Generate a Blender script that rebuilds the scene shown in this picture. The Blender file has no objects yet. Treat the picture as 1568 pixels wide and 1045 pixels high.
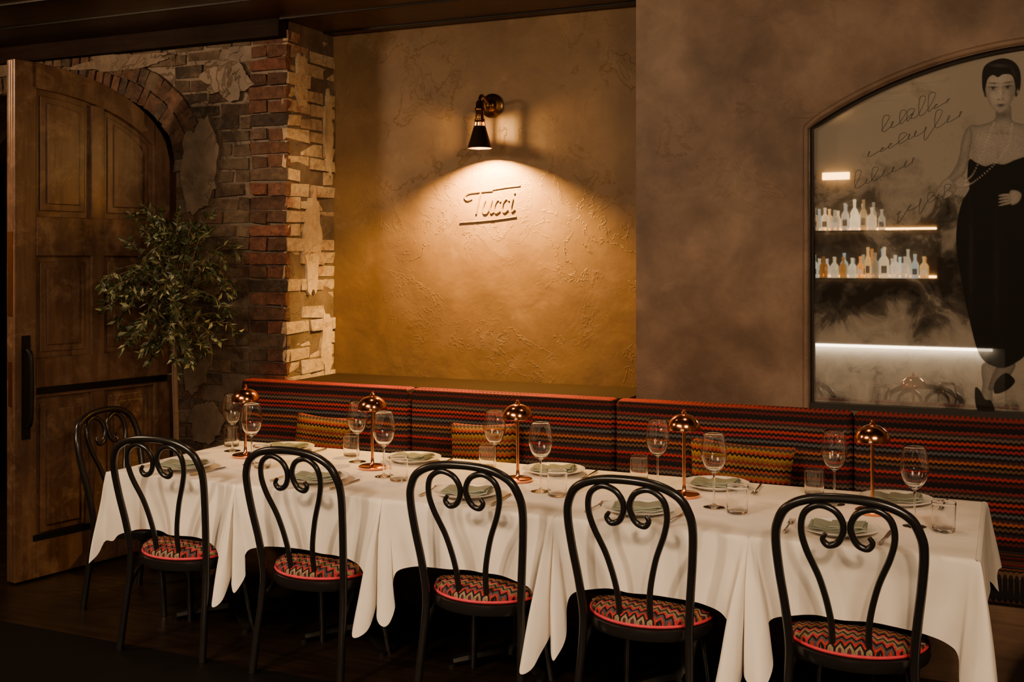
import bpy, math, random, bmesh
import numpy as np
from mathutils import Vector, Matrix, noise
random.seed(7)
SC=bpy.context.scene

# ------------------------------------------------------------------ helpers
def catmull(pts, n=8, closed=False):
    out=[]; N=len(pts)
    rng = range(N) if closed else range(N-1)
    for i in rng:
        if closed:
            p0,p1,p2,p3=pts[(i-1)%N],pts[i],pts[(i+1)%N],pts[(i+2)%N]
        else:
            p0=pts[max(i-1,0)];p1=pts[i];p2=pts[i+1];p3=pts[min(i+2,N-1)]
        for k in range(n):
            t=k/n
            out.append(tuple(0.5*((2*b)+(-a+c)*t+(2*a-5*b+4*c-d)*t*t+(-a+3*b-3*c+d)*t**3) for a,b,c,d in zip(p0,p1,p2,p3)))
    if not closed: out.append(tuple(pts[-1]))
    return out

class G:
    def __init__(s): s.v=[];s.f=[];s.m=[];s.c=[];s.hascol=False
    def add(s,vs,fs,mi=0,col=None,M=None):
        o=len(s.v)
        for p in vs:
            p=Vector(p)
            if M is not None: p=M@p
            s.v.append(p)
        for f in fs:
            s.f.append([i+o for i in f]); s.m.append(mi); s.c.append(col or (1,1,1,1))
        if col: s.hascol=True
    def box(s,c,d,mi=0,col=None,M=None,jit=0):
        x,y,z=c;a,b,e=d[0]/2,d[1]/2,d[2]/2
        vs=[(x+i*a,y+j*b,z+k*e) for i in(-1,1) for j in(-1,1) for k in(-1,1)]
        if jit: vs=[(p[0]+random.uniform(-jit,jit),p[1]+random.uniform(-jit,jit)*.6,p[2]+random.uniform(-jit,jit)) for p in vs]
        fs=[(0,1,3,2),(4,6,7,5),(0,4,5,1),(2,3,7,6),(0,2,6,4),(1,5,7,3)]
        s.add(vs,fs,mi,col,M)
    def lathe(s,prof,seg=32,mi=0,M=None,col=None):
        vs=[];fs=[];n=len(prof)
        for i in range(seg):
            a=2*math.pi*i/seg
            for r,z in prof: vs.append((r*math.cos(a),r*math.sin(a),z))
        for i in range(seg):
            j=(i+1)%seg
            for k in range(n-1):
                fs.append((i*n+k,j*n+k,j*n+k+1,i*n+k+1))
        s.add(vs,fs,mi,col,M)
    def tube(s,pts,r,seg=10,mi=0,closed=False,M=None,col=None,flat=1.0):
        pts=[Vector(p) for p in pts];N=len(pts)
        vs=[];fs=[];up=None
        for i,p in enumerate(pts):
            if closed: t=pts[(i+1)%N]-pts[(i-1)%N]
            else: t=pts[min(i+1,N-1)]-pts[max(i-1,0)]
            if t.length<1e-9: t=Vector((0,0,1))
            t.normalize()
            if up is None:
                up=Vector((0,0,1)) if abs(t.z)<.9 else Vector((0,1,0))
            up=(up-t*up.dot(t))
            if up.length<1e-6: up=t.orthogonal()
            up.normalize(); b=t.cross(up)
            rr=r[i] if isinstance(r,(list,tuple)) else r
            for k in range(seg):
                a=2*math.pi*k/seg
                vs.append(p+up*math.cos(a)*rr+b*math.sin(a)*rr*flat)
        for i in range(N if closed else N-1):
            j=(i+1)%N
            for k in range(seg):
                l=(k+1)%seg
                fs.append((i*seg+k,i*seg+l,j*seg+l,j*seg+k))
        if not closed:
            fs.append(tuple(range(seg))[::-1]); fs.append(tuple((N-1)*seg+k for k in range(seg)))
        s.add(vs,fs,mi,col,M)
    def prism(s,poly,y0,y1,mi=0,M=None,col=None):
        n=len(poly)
        vs=[(p[0],y0,p[1]) for p in poly]+[(p[0],y1,p[1]) for p in poly]
        fs=[tuple(range(n)),tuple(range(2*n-1,n-1,-1))]
        for i in range(n):
            j=(i+1)%n
            fs.append((i,i+n,j+n,j))
        s.add(vs,fs,mi,col,M)
    def build(s,name,mats,parent=None,smooth=True,angle=40,loc=None,rotz=0,bevel=0,bseg=3,recalc=True):
        me=bpy.data.meshes.new(name)
        me.from_pydata([tuple(p) for p in s.v],[],s.f)
        for m in mats: me.materials.append(m)
        me.polygons.foreach_set('material_index',s.m)
        if s.hascol:
            ca=me.color_attributes.new('Col','FLOAT_COLOR','CORNER')
            for p,c in zip(me.polygons,s.c):
                for li in p.loop_indices: ca.data[li].color=c
        me.update()
        if recalc:
            bm=bmesh.new();bm.from_mesh(me);bmesh.ops.recalc_face_normals(bm,faces=bm.faces[:]);bm.to_mesh(me);bm.free()
        if smooth:
            me.shade_smooth(); me.set_sharp_from_angle(angle=math.radians(angle))
        o=bpy.data.objects.new(name,me)
        SC.collection.objects.link(o)
        if parent: o.parent=parent
        if loc: o.location=loc
        o.rotation_euler[2]=rotz
        if bevel:
            b=o.modifiers.new('bevel','BEVEL');b.width=bevel;b.segments=bseg;b.limit_method='ANGLE'
        return o
def inst(o,loc,rotz=0):
    n=bpy.data.objects.new(o.name.split('.')[0],o.data);SC.collection.objects.link(n)
    n.location=loc;n.rotation_euler[2]=rotz
    return n
def empty(name,loc=(0,0,0)):
    e=bpy.data.objects.new(name,None);SC.collection.objects.link(e);e.location=loc;return e

# ------------------------------------------------------------------ materials
def base(name):
    m=bpy.data.materials.new(name);m.use_nodes=True
    N=m.node_tree.nodes;L=m.node_tree.links
    return m,N,L,N['Principled BSDF']
def ramp(N,stops,interp='LINEAR'):
    r=N.new('ShaderNodeValToRGB');cr=r.color_ramp;cr.interpolation=interp
    while len(cr.elements)>1: cr.elements.remove(cr.elements[-1])
    cr.elements[0].position=stops[0][0];cr.elements[0].color=(*stops[0][1],1)
    for p,c in stops[1:]:
        e=cr.elements.new(p);e.color=(*c,1)
    return r
def gray(*a): return [(p,(v,v,v)) for p,v in a]
def tex(N,L,tc,scale,detail=4,dist=0,rough=.5):
    n=N.new('ShaderNodeTexNoise');n.inputs['Scale'].default_value=scale;n.inputs['Detail'].default_value=detail
    n.inputs['Distortion'].default_value=dist;n.inputs['Roughness'].default_value=rough
    L.new(tc.outputs['Object'],n.inputs['Vector']);return n
def simple(name,c,rough=.5,metal=0,spec=.5,emis=None,es=0,bump=0,bscale=50,var=.25):
    m,N,L,b=base(name)
    b.inputs['Roughness'].default_value=rough
    b.inputs['Metallic'].default_value=metal;b.inputs['Specular IOR Level'].default_value=spec
    if emis: b.inputs['Emission Color'].default_value=(*emis,1);b.inputs['Emission Strength'].default_value=es
    tc=N.new('ShaderNodeTexCoord');nz=tex(N,L,tc,bscale,4)
    mx=N.new('ShaderNodeMixRGB');mx.blend_type='MULTIPLY';mx.inputs[0].default_value=var
    mx.inputs[1].default_value=(*c,1)
    rp=ramp(N,gray((.25,.5),(.75,1.25)))
    L.new(nz.outputs['Fac'],rp.inputs[0]);L.new(rp.outputs[0],mx.inputs[2]);L.new(mx.outputs[0],b.inputs['Base Color'])
    if bump:
        bp=N.new('ShaderNodeBump');bp.inputs['Strength'].default_value=bump;bp.inputs['Distance'].default_value=.01
        L.new(nz.outputs['Fac'],bp.inputs['Height']);L.new(bp.outputs[0],b.inputs['Normal'])
    return m
def plaster(name,stops,scale=1.3,ridge=.5,und=.5,fine=.2,blot=.7):
    m,N,L,b=base(name)
    tc=N.new('ShaderNodeTexCoord')
    n1=tex(N,L,tc,scale,7,.25,.55)
    r=ramp(N,stops);L.new(n1.outputs['Fac'],r.inputs[0])
    n4=tex(N,L,tc,scale*4,8,.5,.66)
    r4=ramp(N,gray((.3,.70),(.5,.95),(.7,1.2)));L.new(n4.outputs['Fac'],r4.inputs[0])
    mx=N.new('ShaderNodeMixRGB');mx.blend_type='MULTIPLY';mx.inputs[0].default_value=blot
    L.new(r.outputs[0],mx.inputs[1]);L.new(r4.outputs[0],mx.inputs[2])
    n7=tex(N,L,tc,2.7,9,.8,.62);r7=ramp(N,gray((.60,0),(.625,.45),(.8,.3)));L.new(n7.outputs['Fac'],r7.inputs[0])
    m7=N.new('ShaderNodeMixRGB');m7.blend_type='SCREEN';L.new(r7.outputs[0],m7.inputs[0]);L.new(mx.outputs[0],m7.inputs[1]);m7.inputs[2].default_value=(.055,.042,.028,1)
    L.new(m7.outputs[0],b.inputs['Base Color'])
    n2=tex(N,L,tc,3.6,6,.5,.6)
    r2=ramp(N,gray((0,0),(.488,0),(.50,1),(.512,.0),(.585,0),(.592,.7),(.61,.0),(1,0)));L.new(n2.outputs['Fac'],r2.inputs[0])
    n5=tex(N,L,tc,1.9,3,.0)
    r5=ramp(N,gray((.46,.0),(.60,1)));L.new(n5.outputs['Fac'],r5.inputs[0])
    ml=N.new('ShaderNodeMath');ml.operation='MULTIPLY';L.new(r2.outputs[0],ml.inputs[0]);L.new(r5.outputs[0],ml.inputs[1])
    b1=N.new('ShaderNodeBump');b1.inputs['Strength'].default_value=ridge;b1.inputs['Distance'].default_value=.006
    L.new(ml.outputs[0],b1.inputs['Height'])
    n3=tex(N,L,tc,45,7,0,.65)
    b2=N.new('ShaderNodeBump');b2.inputs['Strength'].default_value=fine;b2.inputs['Distance'].default_value=.003
    L.new(n3.outputs['Fac'],b2.inputs['Height']);L.new(b1.outputs[0],b2.inputs['Normal'])
    n6=tex(N,L,tc,4.0,3,.3)
    b3=N.new('ShaderNodeBump');b3.inputs['Strength'].default_value=und;b3.inputs['Distance'].default_value=.02
    L.new(n6.outputs['Fac'],b3.inputs['Height']);L.new(b2.outputs[0],b3.inputs['Normal']);L.new(b3.outputs[0],b.inputs['Normal'])
    b.inputs['Roughness'].default_value=.5;b.inputs['Specular IOR Level'].default_value=.4
    return m
def wood(name,c1,c2,axis='Z',rough=.45,scale=3,spec=.5,worn=None):
    m,N,L,b=base(name)
    tc=N.new('ShaderNodeTexCoord');mp=N.new('ShaderNodeMapping');L.new(tc.outputs['Object'],mp.inputs[0])
    s=[9,9,9];s['XYZ'.index(axis)]=.7;mp.inputs['Scale'].default_value=s
    n=N.new('ShaderNodeTexNoise');n.inputs['Scale'].default_value=scale;n.inputs['Detail'].default_value=8;n.inputs['Distortion'].default_value=.7
    L.new(mp.outputs[0],n.inputs['Vector'])
    r=ramp(N,[(.3,c1),(.5,tuple((a+q)/2 for a,q in zip(c1,c2))),(.7,c2)]);L.new(n.outputs['Fac'],r.inputs[0])
    n2=tex(N,L,tc,2.4,5,.5,.6)
    mx=N.new('ShaderNodeMixRGB');mx.blend_type='MULTIPLY';mx.inputs[0].default_value=.7
    L.new(r.outputs[0],mx.inputs[1])
    r2=ramp(N,[(.35,(.42,.33,.29)),(.65,(1.25,1.25,1.25))]);L.new(n2.outputs['Fac'],r2.inputs[0]);L.new(r2.outputs[0],mx.inputs[2])
    last=mx.outputs[0]
    if worn:
        n3=tex(N,L,tc,7,10,.4,.75);r3=ramp(N,gray((.50,0),(.66,.65)));L.new(n3.outputs['Fac'],r3.inputs[0])
        m3=N.new('ShaderNodeMixRGB');L.new(r3.outputs[0],m3.inputs[0]);L.new(last,m3.inputs[1]);m3.inputs[2].default_value=(*worn,1);last=m3.outputs[0]
    L.new(last,b.inputs['Base Color'])
    bp=N.new('ShaderNodeBump');bp.inputs['Strength'].default_value=.3;bp.inputs['Distance'].default_value=.004
    L.new(n.outputs['Fac'],bp.inputs['Height']);L.new(bp.outputs[0],b.inputs['Normal'])
    b.inputs['Roughness'].default_value=rough;b.inputs['Specular IOR Level'].default_value=spec
    return m
def zigzag(name,stops_cols,vaxis,uaxis,period,zz,amp,gain=1.0,rough=.85):
    m,N,L,b=base(name)
    tc=N.new('ShaderNodeTexCoord');sp=N.new('ShaderNodeSeparateXYZ');L.new(tc.outputs['Object'],sp.inputs[0])
    def math_(op,a,bv):
        q=N.new('ShaderNodeMath');q.operation=op
        for i,x in enumerate((a,bv)):
            if x is None: continue
            if isinstance(x,(int,float)): q.inputs[i].default_value=x
            else: L.new(x,q.inputs[i])
        return q.outputs[0]
    u=sp.outputs[uaxis];v=sp.outputs[vaxis]
    nz=tex(N,L,tc,3)
    tri=math_('PINGPONG',u,zz)
    v2=math_('ADD',math_('MULTIPLY',tri,amp/zz),v)
    v3=math_('ADD',v2,math_('MULTIPLY',nz.outputs['Fac'],.012))
    fr=math_('FRACT',math_('DIVIDE',v3,period),None)
    n=len(stops_cols)
    r=ramp(N,[(i/n,tuple(x*gain for x in c)) for i,c in enumerate(stops_cols)],'CONSTANT');L.new(fr,r.inputs[0])
    ck=tex(N,L,tc,260)
    r2=ramp(N,gray((.35,.45),(.6,1.1)));L.new(ck.outputs['Fac'],r2.inputs[0])
    mx=N.new('ShaderNodeMixRGB');mx.blend_type='MULTIPLY';mx.inputs[0].default_value=.8
    L.new(r.outputs[0],mx.inputs[1]);L.new(r2.outputs[0],mx.inputs[2]);L.new(mx.outputs[0],b.inputs['Base Color'])
    bp=N.new('ShaderNodeBump');bp.inputs['Strength'].default_value=.5;bp.inputs['Distance'].default_value=.003
    L.new(ck.outputs['Fac'],bp.inputs['Height']);L.new(bp.outputs[0],b.inputs['Normal'])
    b.inputs['Roughness'].default_value=rough;b.inputs['Specular IOR Level'].default_value=.2
    return m
def brickmat(name,wash,lo,hi,wscale=2.6):
    m,N,L,b=base(name)
    at=N.new('ShaderNodeAttribute');at.attribute_name='Col'
    tc=N.new('ShaderNodeTexCoord')
    n1=tex(N,L,tc,26,8,.3,.7)
    r=ramp(N,gray((.3,.30),(.7,1.5)));L.new(n1.outputs['Fac'],r.inputs[0])
    mx=N.new('ShaderNodeMixRGB');mx.blend_type='MULTIPLY';mx.inputs[0].default_value=.9
    L.new(at.outputs['Color'],mx.inputs[1]);L.new(r.outputs[0],mx.inputs[2])
    n2=tex(N,L,tc,wscale,10,.4,.72)
    r2=ramp(N,gray((lo,0),(hi,1)));L.new(n2.outputs['Fac'],r2.inputs[0])
    ws=N.new('ShaderNodeMixRGB');ws.blend_type='MULTIPLY';ws.inputs[0].default_value=.5;ws.inputs[1].default_value=(*wash,1);L.new(r.outputs[0],ws.inputs[2])
    mm=N.new('ShaderNodeMixRGB');L.new(r2.outputs[0],mm.inputs[0]);L.new(mx.outputs[0],mm.inputs[1]);L.new(ws.outputs[0],mm.inputs[2])
    L.new(mm.outputs[0],b.inputs['Base Color'])
    n4=tex(N,L,tc,9,5,.5)
    ad=N.new('ShaderNodeMath');ad.operation='ADD';L.new(n1.outputs['Fac'],ad.inputs[0]);L.new(n4.outputs['Fac'],ad.inputs[1])
    bp=N.new('ShaderNodeBump');bp.inputs['Strength'].default_value=1;bp.inputs['Distance'].default_value=.018
    L.new(ad.outputs[0],bp.inputs['Height']);L.new(bp.outputs[0],b.inputs['Normal'])
    b.inputs['Roughness'].default_value=.7;b.inputs['Specular IOR Level'].default_value=.3
    return m

M_niche=plaster('plaster_ochre',[(.3,(.115,.064,.024)),(.5,(.165,.096,.038)),(.68,(.21,.13,.056))],1.2,.40,.34,.25)
M_sign=simple('sign_ochre',(.15,.09,.04),.6,bump=.2)
M_right=plaster('plaster_taupe',[(.36,(.100,.060,.038)),(.46,(.145,.092,.060)),(.54,(.185,.120,.080)),(.64,(.235,.158,.108))],2.0,.3,.25,.2,.7)
M_mortar=plaster('mortar',[(.3,(.07,.05,.035)),(.7,(.15,.11,.08))],5,.8,.8,.8)
M_patch=plaster('old_render',[(.3,(.09,.064,.043)),(.7,(.17,.125,.088))],5,.8,.8,.8)
M_patchw=plaster('old_limewash',[(.3,(.34,.25,.15)),(.7,(.52,.41,.27))],6,.8,.8,.8)
M_brick=brickmat('old_brick',(.13,.095,.065),.48,.58)
M_brickq=brickmat('quoin_brick',(.12,.08,.055),.54,.64)
M_brickw=brickmat('limewashed_brick',(.50,.38,.24),.38,.54,4)
M_floor=wood('floor_dark_wood',(.008,.005,.0035),(.020,.012,.007),'X',.33)
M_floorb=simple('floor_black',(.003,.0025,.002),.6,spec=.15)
M_ceil=wood('ceiling_wood',(.018,.008,.005),(.045,.020,.011),'X',.32)
M_beam=wood('beam_wood',(.008,.004,.003),(.018,.009,.006),'X',.75,spec=.15)
M_door=wood('door_wood',(.070,.036,.022),(.150,.084,.048),'Z',.33,2.2,worn=(.24,.15,.088))
M_iron=simple('black_iron',(.012,.011,.010),.45,.6)
M_brass=simple('aged_brass',(.28,.12,.04),.45,1)
m,N,L,b=base('white_linen');M_cloth=m
tc=N.new('ShaderNodeTexCoord');n=tex(N,L,tc,4,3)
bp=N.new('ShaderNodeBump');bp.inputs['Strength'].default_value=.45;bp.inputs['Distance'].default_value=.025;L.new(n.outputs['Fac'],bp.inputs['Height'])
n=tex(N,L,tc,700)
bp2=N.new('ShaderNodeBump');bp2.inputs['Strength'].default_value=.15;bp2.inputs['Distance'].default_value=.001;L.new(n.outputs['Fac'],bp2.inputs['Height']);L.new(bp.outputs[0],bp2.inputs['Normal'])
L.new(bp2.outputs[0],b.inputs['Normal'])
b.inputs['Base Color'].default_value=(.80,.735,.655,1);b.inputs['Roughness'].default_value=.9;b.inputs['Specular IOR Level'].default_value=.15
M_chair=simple('black_lacquer',(.010,.009,.009),.25,spec=.55)
M_pipe=simple('pink_piping',(.60,.03,.06),.7)
M_pipe2=simple('dark_red_piping',(.12,.015,.012),.8)
K=(.010,.008,.010)
seatc=[K,(.50,.03,.05),(.26,.18,.09),(.04,.03,.03),(.36,.25,.12),(.5,.05,.08),K,(.13,.10,.08),(.5,.15,.04),(.08,.02,.03),(.30,.22,.13),K,(.42,.03,.03),(.08,.07,.08)]
M_seat=zigzag('zigzag_seat',seatc,'Y','X',.15,.015,.020,.9)
banc=[K,(.10,.012,.012),K,(.34,.02,.015),(.03,.02,.025),K,(.12,.06,.03),K,(.32,.08,.025),(.05,.02,.02),K,(.08,.08,.085),K,(.26,.02,.03),K,(.36,.03,.02),K,(.12,.08,.06),(.03,.02,.02),(.18,.02,.02),K]
M_ban=zigzag('zigzag_banquette',banc,'Z','X',.235,.010,.007,.95)
M_banseat=zigzag('zigzag_banquette_seat',banc,'Y','X',.235,.010,.007,.85)
pilc=[(.30,.15,.04),(.42,.24,.05),K,(.42,.05,.03),(.36,.18,.04),(.06,.05,.05),(.45,.08,.03),K,(.35,.2,.06),(.25,.03,.03)]
M_pil=zigzag('zigzag_pillow',pilc,'Z','X',.11,.010,.010,.6)
M_china=simple('white_china',(.82,.79,.73),.2,spec=.5,var=.05)
M_napkin=simple('sage_napkin',(.25,.27,.21),.9,spec=.1,bump=.3,bscale=400)
M_steel=simple('steel',(.55,.52,.48),.22,1)
M_copper=simple('polished_copper',(.85,.36,.16),.16,1,var=.1)
m,N,L,b=base('clear_glass');M_glass=m
b.inputs['Base Color'].default_value=(1,1,1,1);b.inputs['Roughness'].default_value=.0;b.inputs['Transmission Weight'].default_value=1;b.inputs['IOR'].default_value=1.45
M_warm=simple('warm_bulb',(1,.8,.5),.4,emis=(1,.55,.2),es=14)
M_bulb=simple('sconce_bulb',(1,.8,.5),.4,emis=(1,.62,.28),es=90)

# ------------------------------------------------------------------ room shell
HC=1.62; ZC=2.92; TT=.702
g=G();g.box((-2.25,5.55,-.05),(10.5,3.9,.1));g.build('floor',[M_floor],smooth=False)
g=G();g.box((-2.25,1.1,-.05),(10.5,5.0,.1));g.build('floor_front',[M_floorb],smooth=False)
g=G();g.box((-2.25,3.1,ZC+.05),(10.5,8.8,.1))
g.build('ceiling',[M_ceil],smooth=False)
g=G()
for i in range(12): g.box((-2.25,5.35-i*.42,ZC-.004),(10.4,.012,.008))
g.build('trim_1',[M_iron],smooth=False)
g=G();g.box((-5.25,4.985-.02,2.872),(3.33,.09,.095));g.build('trim_2',[M_beam],smooth=False)
g=G();g.box((-2.6,5.60,1.46),(2.1,.3,2.92));g.build('wall_niche',[M_niche],smooth=False)
g=G();g.box((-7.55,3.1,1.46),(.1,8.8,2.92));g.build('wall_left',[M_niche],smooth=False)
g=G();g.box((3.05,1.9,1.46),(.1,6.4,2.92));g.build('wall_right_side',[M_right],smooth=False)
g=G();g.box((-2.25,-1.35,1.46),(10.6,.1,2.92));g.build('wall_back',[simple('back_wall_paint',(.13,.11,.09),.8)],smooth=False)
g=G();g.box((-5.5,7.45,1.46),(4,.1,2.92));g.build('wall_beyond_doorway',[wood('far_wood',(.05,.025,.012),(.09,.045,.02))],smooth=False)
AX,AH,SP,AP,BZ=.20,1.02,2.212,2.52,.958
R=(AH*AH+(AP-SP)**2)/(2*(AP-SP));CZ=AP-R
def arcz(dx): return CZ+math.sqrt(R*R-dx*dx)
arcL=[(AX-AH+AH*i/24,arcz(AH-AH*i/24)) for i in range(25)]
polyL=[(-1.63,0),(AX,0),(AX,BZ),(AX-AH,BZ)]+arcL+[(AX,ZC),(-1.63,ZC)]
g=G();g.prism(polyL,5.07,5.75)
polyR=[(3.0,0),(AX,0),(AX,BZ),(AX+AH,BZ)]+[(2*AX-x,z) for x,z in arcL]+[(AX,ZC),(3.0,ZC)]
g.prism(polyR,5.07,5.75)
g.build('wall_right',[M_right],smooth=False)
g=G()
e1=.035
path=[(AX-AH-e1*.4,BZ),(AX-AH-e1*.4,1.5),(AX-AH-e1*.4,SP-.02),(AX-AH-e1*.4,SP)]+[(x-.006,z+e1*.45) for x,z in arcL[1:]]+[(2*AX-x+.006,z+e1*.45) for x,z in arcL[::-1][1:-1]]+[(AX+AH+e1*.4,SP),(AX+AH+e1*.4,BZ)]
g.tube([(x,5.066,z) for x,z in path],.014,12)
g.build('trim_3',[M_right])
M_frame=simple('black_frame',(.02,.016,.013),.5)
g=G();path=[(AX-AH+.006,BZ),(AX-AH+.006,SP-.004)]+[(x+.004,z-.008) for x,z in arcL[1:]]+[(2*AX-x-.004,z-.008) for x,z in arcL[::-1][:-1]]+[(AX+AH-.006,SP),(AX+AH-.006,BZ)]
g.tube([(x,5.10,z) for x,z in path],.008,8)
g.box((AX,5.09,BZ+.012),(2*AH,.05,.024))
g.build('trim_4',[M_frame])

# ------------------------------------------------------------------ brick arch wall
OX,OA,OS,OB=-5.35,1.0,2.20,.48
XR=-3.585
RT=.21
def inarch(x,z,e=0):
    if abs(x-OX)>=OA+e: return False
    if z<OS: return abs(x-OX)<OA
    return z<OS+(OB+e)*math.sqrt(max(0,1-((x-OX)/(OA+e))**2))
g=G()
g.box(((OX+OA+XR)/2,5.225,1.46),(XR-OX-OA,.45,2.92))
g.box((-6.95,5.225,1.46),(1.2,.45,2.92))
ar=[(OX+OA*math.cos(math.pi*i/40),OS+OB*math.sin(math.pi*i/40)) for i in range(41)]
g.prism(ar+[(OX-OA,ZC),(OX+OA,ZC)],5.0,5.45)
def bcol(kind):
    if kind=='q': c=random.choice([(.14,.055,.035),(.11,.045,.03),(.08,.04,.028),(.15,.07,.045),(.05,.035,.028),(.12,.08,.055)])
    elif kind=='l': c=random.choice([(.09,.062,.042),(.12,.08,.052),(.065,.042,.03),(.10,.05,.033),(.05,.038,.03),(.13,.095,.065)])
    elif kind=='r': c=random.choice([(.42,.30,.18),(.36,.21,.13),(.50,.38,.24),(.28,.13,.08),(.40,.29,.18)])
    else: c=random.choice([(.10,.05,.032),(.08,.045,.03),(.13,.07,.045),(.06,.042,.034)])
    k=random.uniform(.8,1.2)
    return (c[0]*k,c[1]*k,c[2]*k,1)
row=0;z=.012
while z<2.83:
    h=.0635
    x=OX+OA
    off=random.uniform(-.02,.02)+(0 if row%2 else -.11)
    xs=[]
    xx=x+off
    while xx<XR-.24:
        a=max(xx,x);wd=random.uniform(.185,.225);bx=min(xx+wd,XR-.245)
        if bx-a>.03 and random.random()>.06: xs.append((a,bx,'l'))
        xx+=wd+.013
    if row%2: xs.append((XR-.235,XR+.006,'q'))
    else: xs+= [(XR-.235,XR-.13,'q'),(XR-.118,XR+.006,'q')]
    for a,bx,k in xs:
        pr=random.uniform(-.002,.016) if k=='l' else random.uniform(.004,.026)
        zc=z+h/2+random.uniform(-.004,.004)
        if inarch((a+bx)/2,zc,RT) and zc>OS-.03: continue
        g.box(((a+bx)/2,5.0-pr/2+.01,zc),(bx-a,pr+.02,h),1 if k=='l' else 3,bcol(k),jit=.007)
    xx=-7.4+off
    while xx<OX+OA:
        zc=z+h/2;xc=xx+.107
        if xc+.1<OX+OA+.02 and not inarch(xc,zc,RT+.02) and not (abs(xc-OX)<OA+RT and zc>OS and inarch(xc+math.copysign(-.08,xc-OX),zc,RT)):
            if not(abs(xc-OX)<OA+.1 and zc<OS+.05):
                g.box((xc,4.999,zc),(.215,.03,h),1,bcol('l'),jit=.006)
        xx+=.228
    segs=[(4.995,5.11),(5.122,5.33),(5.342,5.45)] if row%2 else [(4.985,5.2),(5.212,5.45)]
    for a,bx in segs:
        pr=random.uniform(-.006,.014)
        g.box((XR+pr/2-.01,(a+bx)/2,z+h/2),(pr+.02,bx-a,h),2,bcol('r'),jit=.0075)
    z+=.0755;row+=1
n=46
for i in range(n):
    t=math.pi*(i+.5)/n
    p0=Vector((OX+OA*math.cos(t),0,OS+OB*math.sin(t)))
    nrm=Vector((math.cos(t)/OA,0,math.sin(t)/OB)).normalized()
    ang=math.atan2(nrm.z,nrm.x)
    for q in range(2):
        c=p0+nrm*(.05+q*.106)
        Mx=Matrix.Translation((c.x,4.995,c.z))@Matrix.Rotation(-ang,4,'Y')
        w=.050 if q==0 else .056
        g.box((0,0,0),(.1,.035,w),1,bcol('a'),M=Mx,jit=.006)
pr2=random.Random(4)
def patch(cx,cz,rx,rz,y0,y1,mi,M=None):
    pl=[];n=44;ph=pr2.uniform(0,50)
    for i in range(n):
        t=2*math.pi*i/n
        k=1+.38*noise.noise(Vector((math.cos(t)*1.6+ph,math.sin(t)*1.6,0)))+.16*noise.noise(Vector((math.cos(t)*6+ph,math.sin(t)*6,3)))
        pl.append((cx+rx*k*math.cos(t),cz+rz*k*math.sin(t)))
    g.prism(pl,y0,y1,mi,M=M)
patch(-4.16,2.17,.13,.26,4.968,5.01,4)
patch(-4.10,1.55,.10,.13,4.978,5.01,4)
patch(-4.20,1.10,.10,.22,4.978,5.01,4)
patch(-3.98,2.62,.16,.10,4.976,5.01,4)
patch(-4.12,.70,.12,.12,4.978,5.01,4)
patch(-5.9,2.80,.5,.05,4.972,5.01,4)
patch(-4.75,2.78,.35,.045,4.972,5.01,4)
RX=Matrix.Translation((XR,0,0))@Matrix.Rotation(math.pi/2,4,'Z')
patch(5.22,1.72,.075,.27,-.018,.01,5,M=RX)
patch(5.12,2.62,.06,.16,-.016,.01,5,M=RX)
patch(5.36,1.15,.05,.20,-.016,.01,5,M=RX)
patch(5.38,2.35,.045,.22,-.016,.01,5,M=RX)
g.build('wall_brick',[M_mortar,M_brick,M_brickw,M_brickq,M_patch,M_patchw],smooth=False)

# ------------------------------------------------------------------ door leaf
hinge=Vector((-4.38,4.95,0));free=Vector((-4.545,4.02,0))
W=(hinge-free).length
ang=math.atan2((hinge-free).y,(hinge-free).x)
MD=Matrix.Translation(free)@Matrix.Rotation(ang,4,'Z')
def topz(u): u=min(max(u/W,0),1); return 2.19+.43*(1-u**2.3)**.55
us=[W*i/30 for i in range(31)]
g=G()
g.prism([(0,.01),(W,.01)]+[(u,topz(u)) for u in us[::-1]],-.010,.010)
for s0,s1 in((-.034,-.010),(.010,.034)):
    g.prism([(0,.01),(.12,.01),(.12,topz(.12)),(0,topz(0))],s0,s1)
    g.prism([(W-.11,.01),(W,.01)]+[(u,topz(u)) for u in (W,W-.03,W-.06,W-.11)],s0,s1)
    g.prism([(W/2-.035,.2),(W/2+.045,.2),(W/2+.045,topz(W/2)-.13),(W/2-.035,topz(W/2)-.13)],s0*.97,s1*.97)
    for a,bz in((.01,.2),(.92,1.12),(1.64,1.84)):
        g.prism([(.12,a),(W-.11,a),(W-.11,bz),(.12,bz)],s0*1.0,s1*1.0)
    g.prism([(u,topz(u)-.13) for u in us[3:28]]+[(u,topz(u)) for u in us[3:28][::-1]],s0,s1)
    sg=-1 if s0<0 else 1
    for (ua,ub) in((.150,W/2-.065),(W/2+.075,W-.14)):
        for a,bz in((.23,.89),(1.15,1.61)):
            g.prism([(ua,a),(ub,a),(ub,bz),(ua,bz)],sg*.010,sg*.018)
            g.prism([(ua+.035,a+.035),(ub-.035,a+.035),(ub-.035,bz-.035),(ua+.035,bz-.035)],sg*.016,sg*.028)
        for ins,d0,d1 in((0,.010,.018),(.035,.016,.028)):
            tp=[(ua+ins+(ub-ua-2*ins)*k/6,topz(ua+(ub-ua)*k/6)-.16-ins) for k in range(7)]
            g.prism([(ua+ins,1.87+ins),(ub-ins,1.87+ins)]+tp[::-1],sg*d0,sg*d1)
door=g.build('door_1',[M_door],smooth=False,bevel=.006,bseg=2)
door.matrix_world=MD
g=G()
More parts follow.
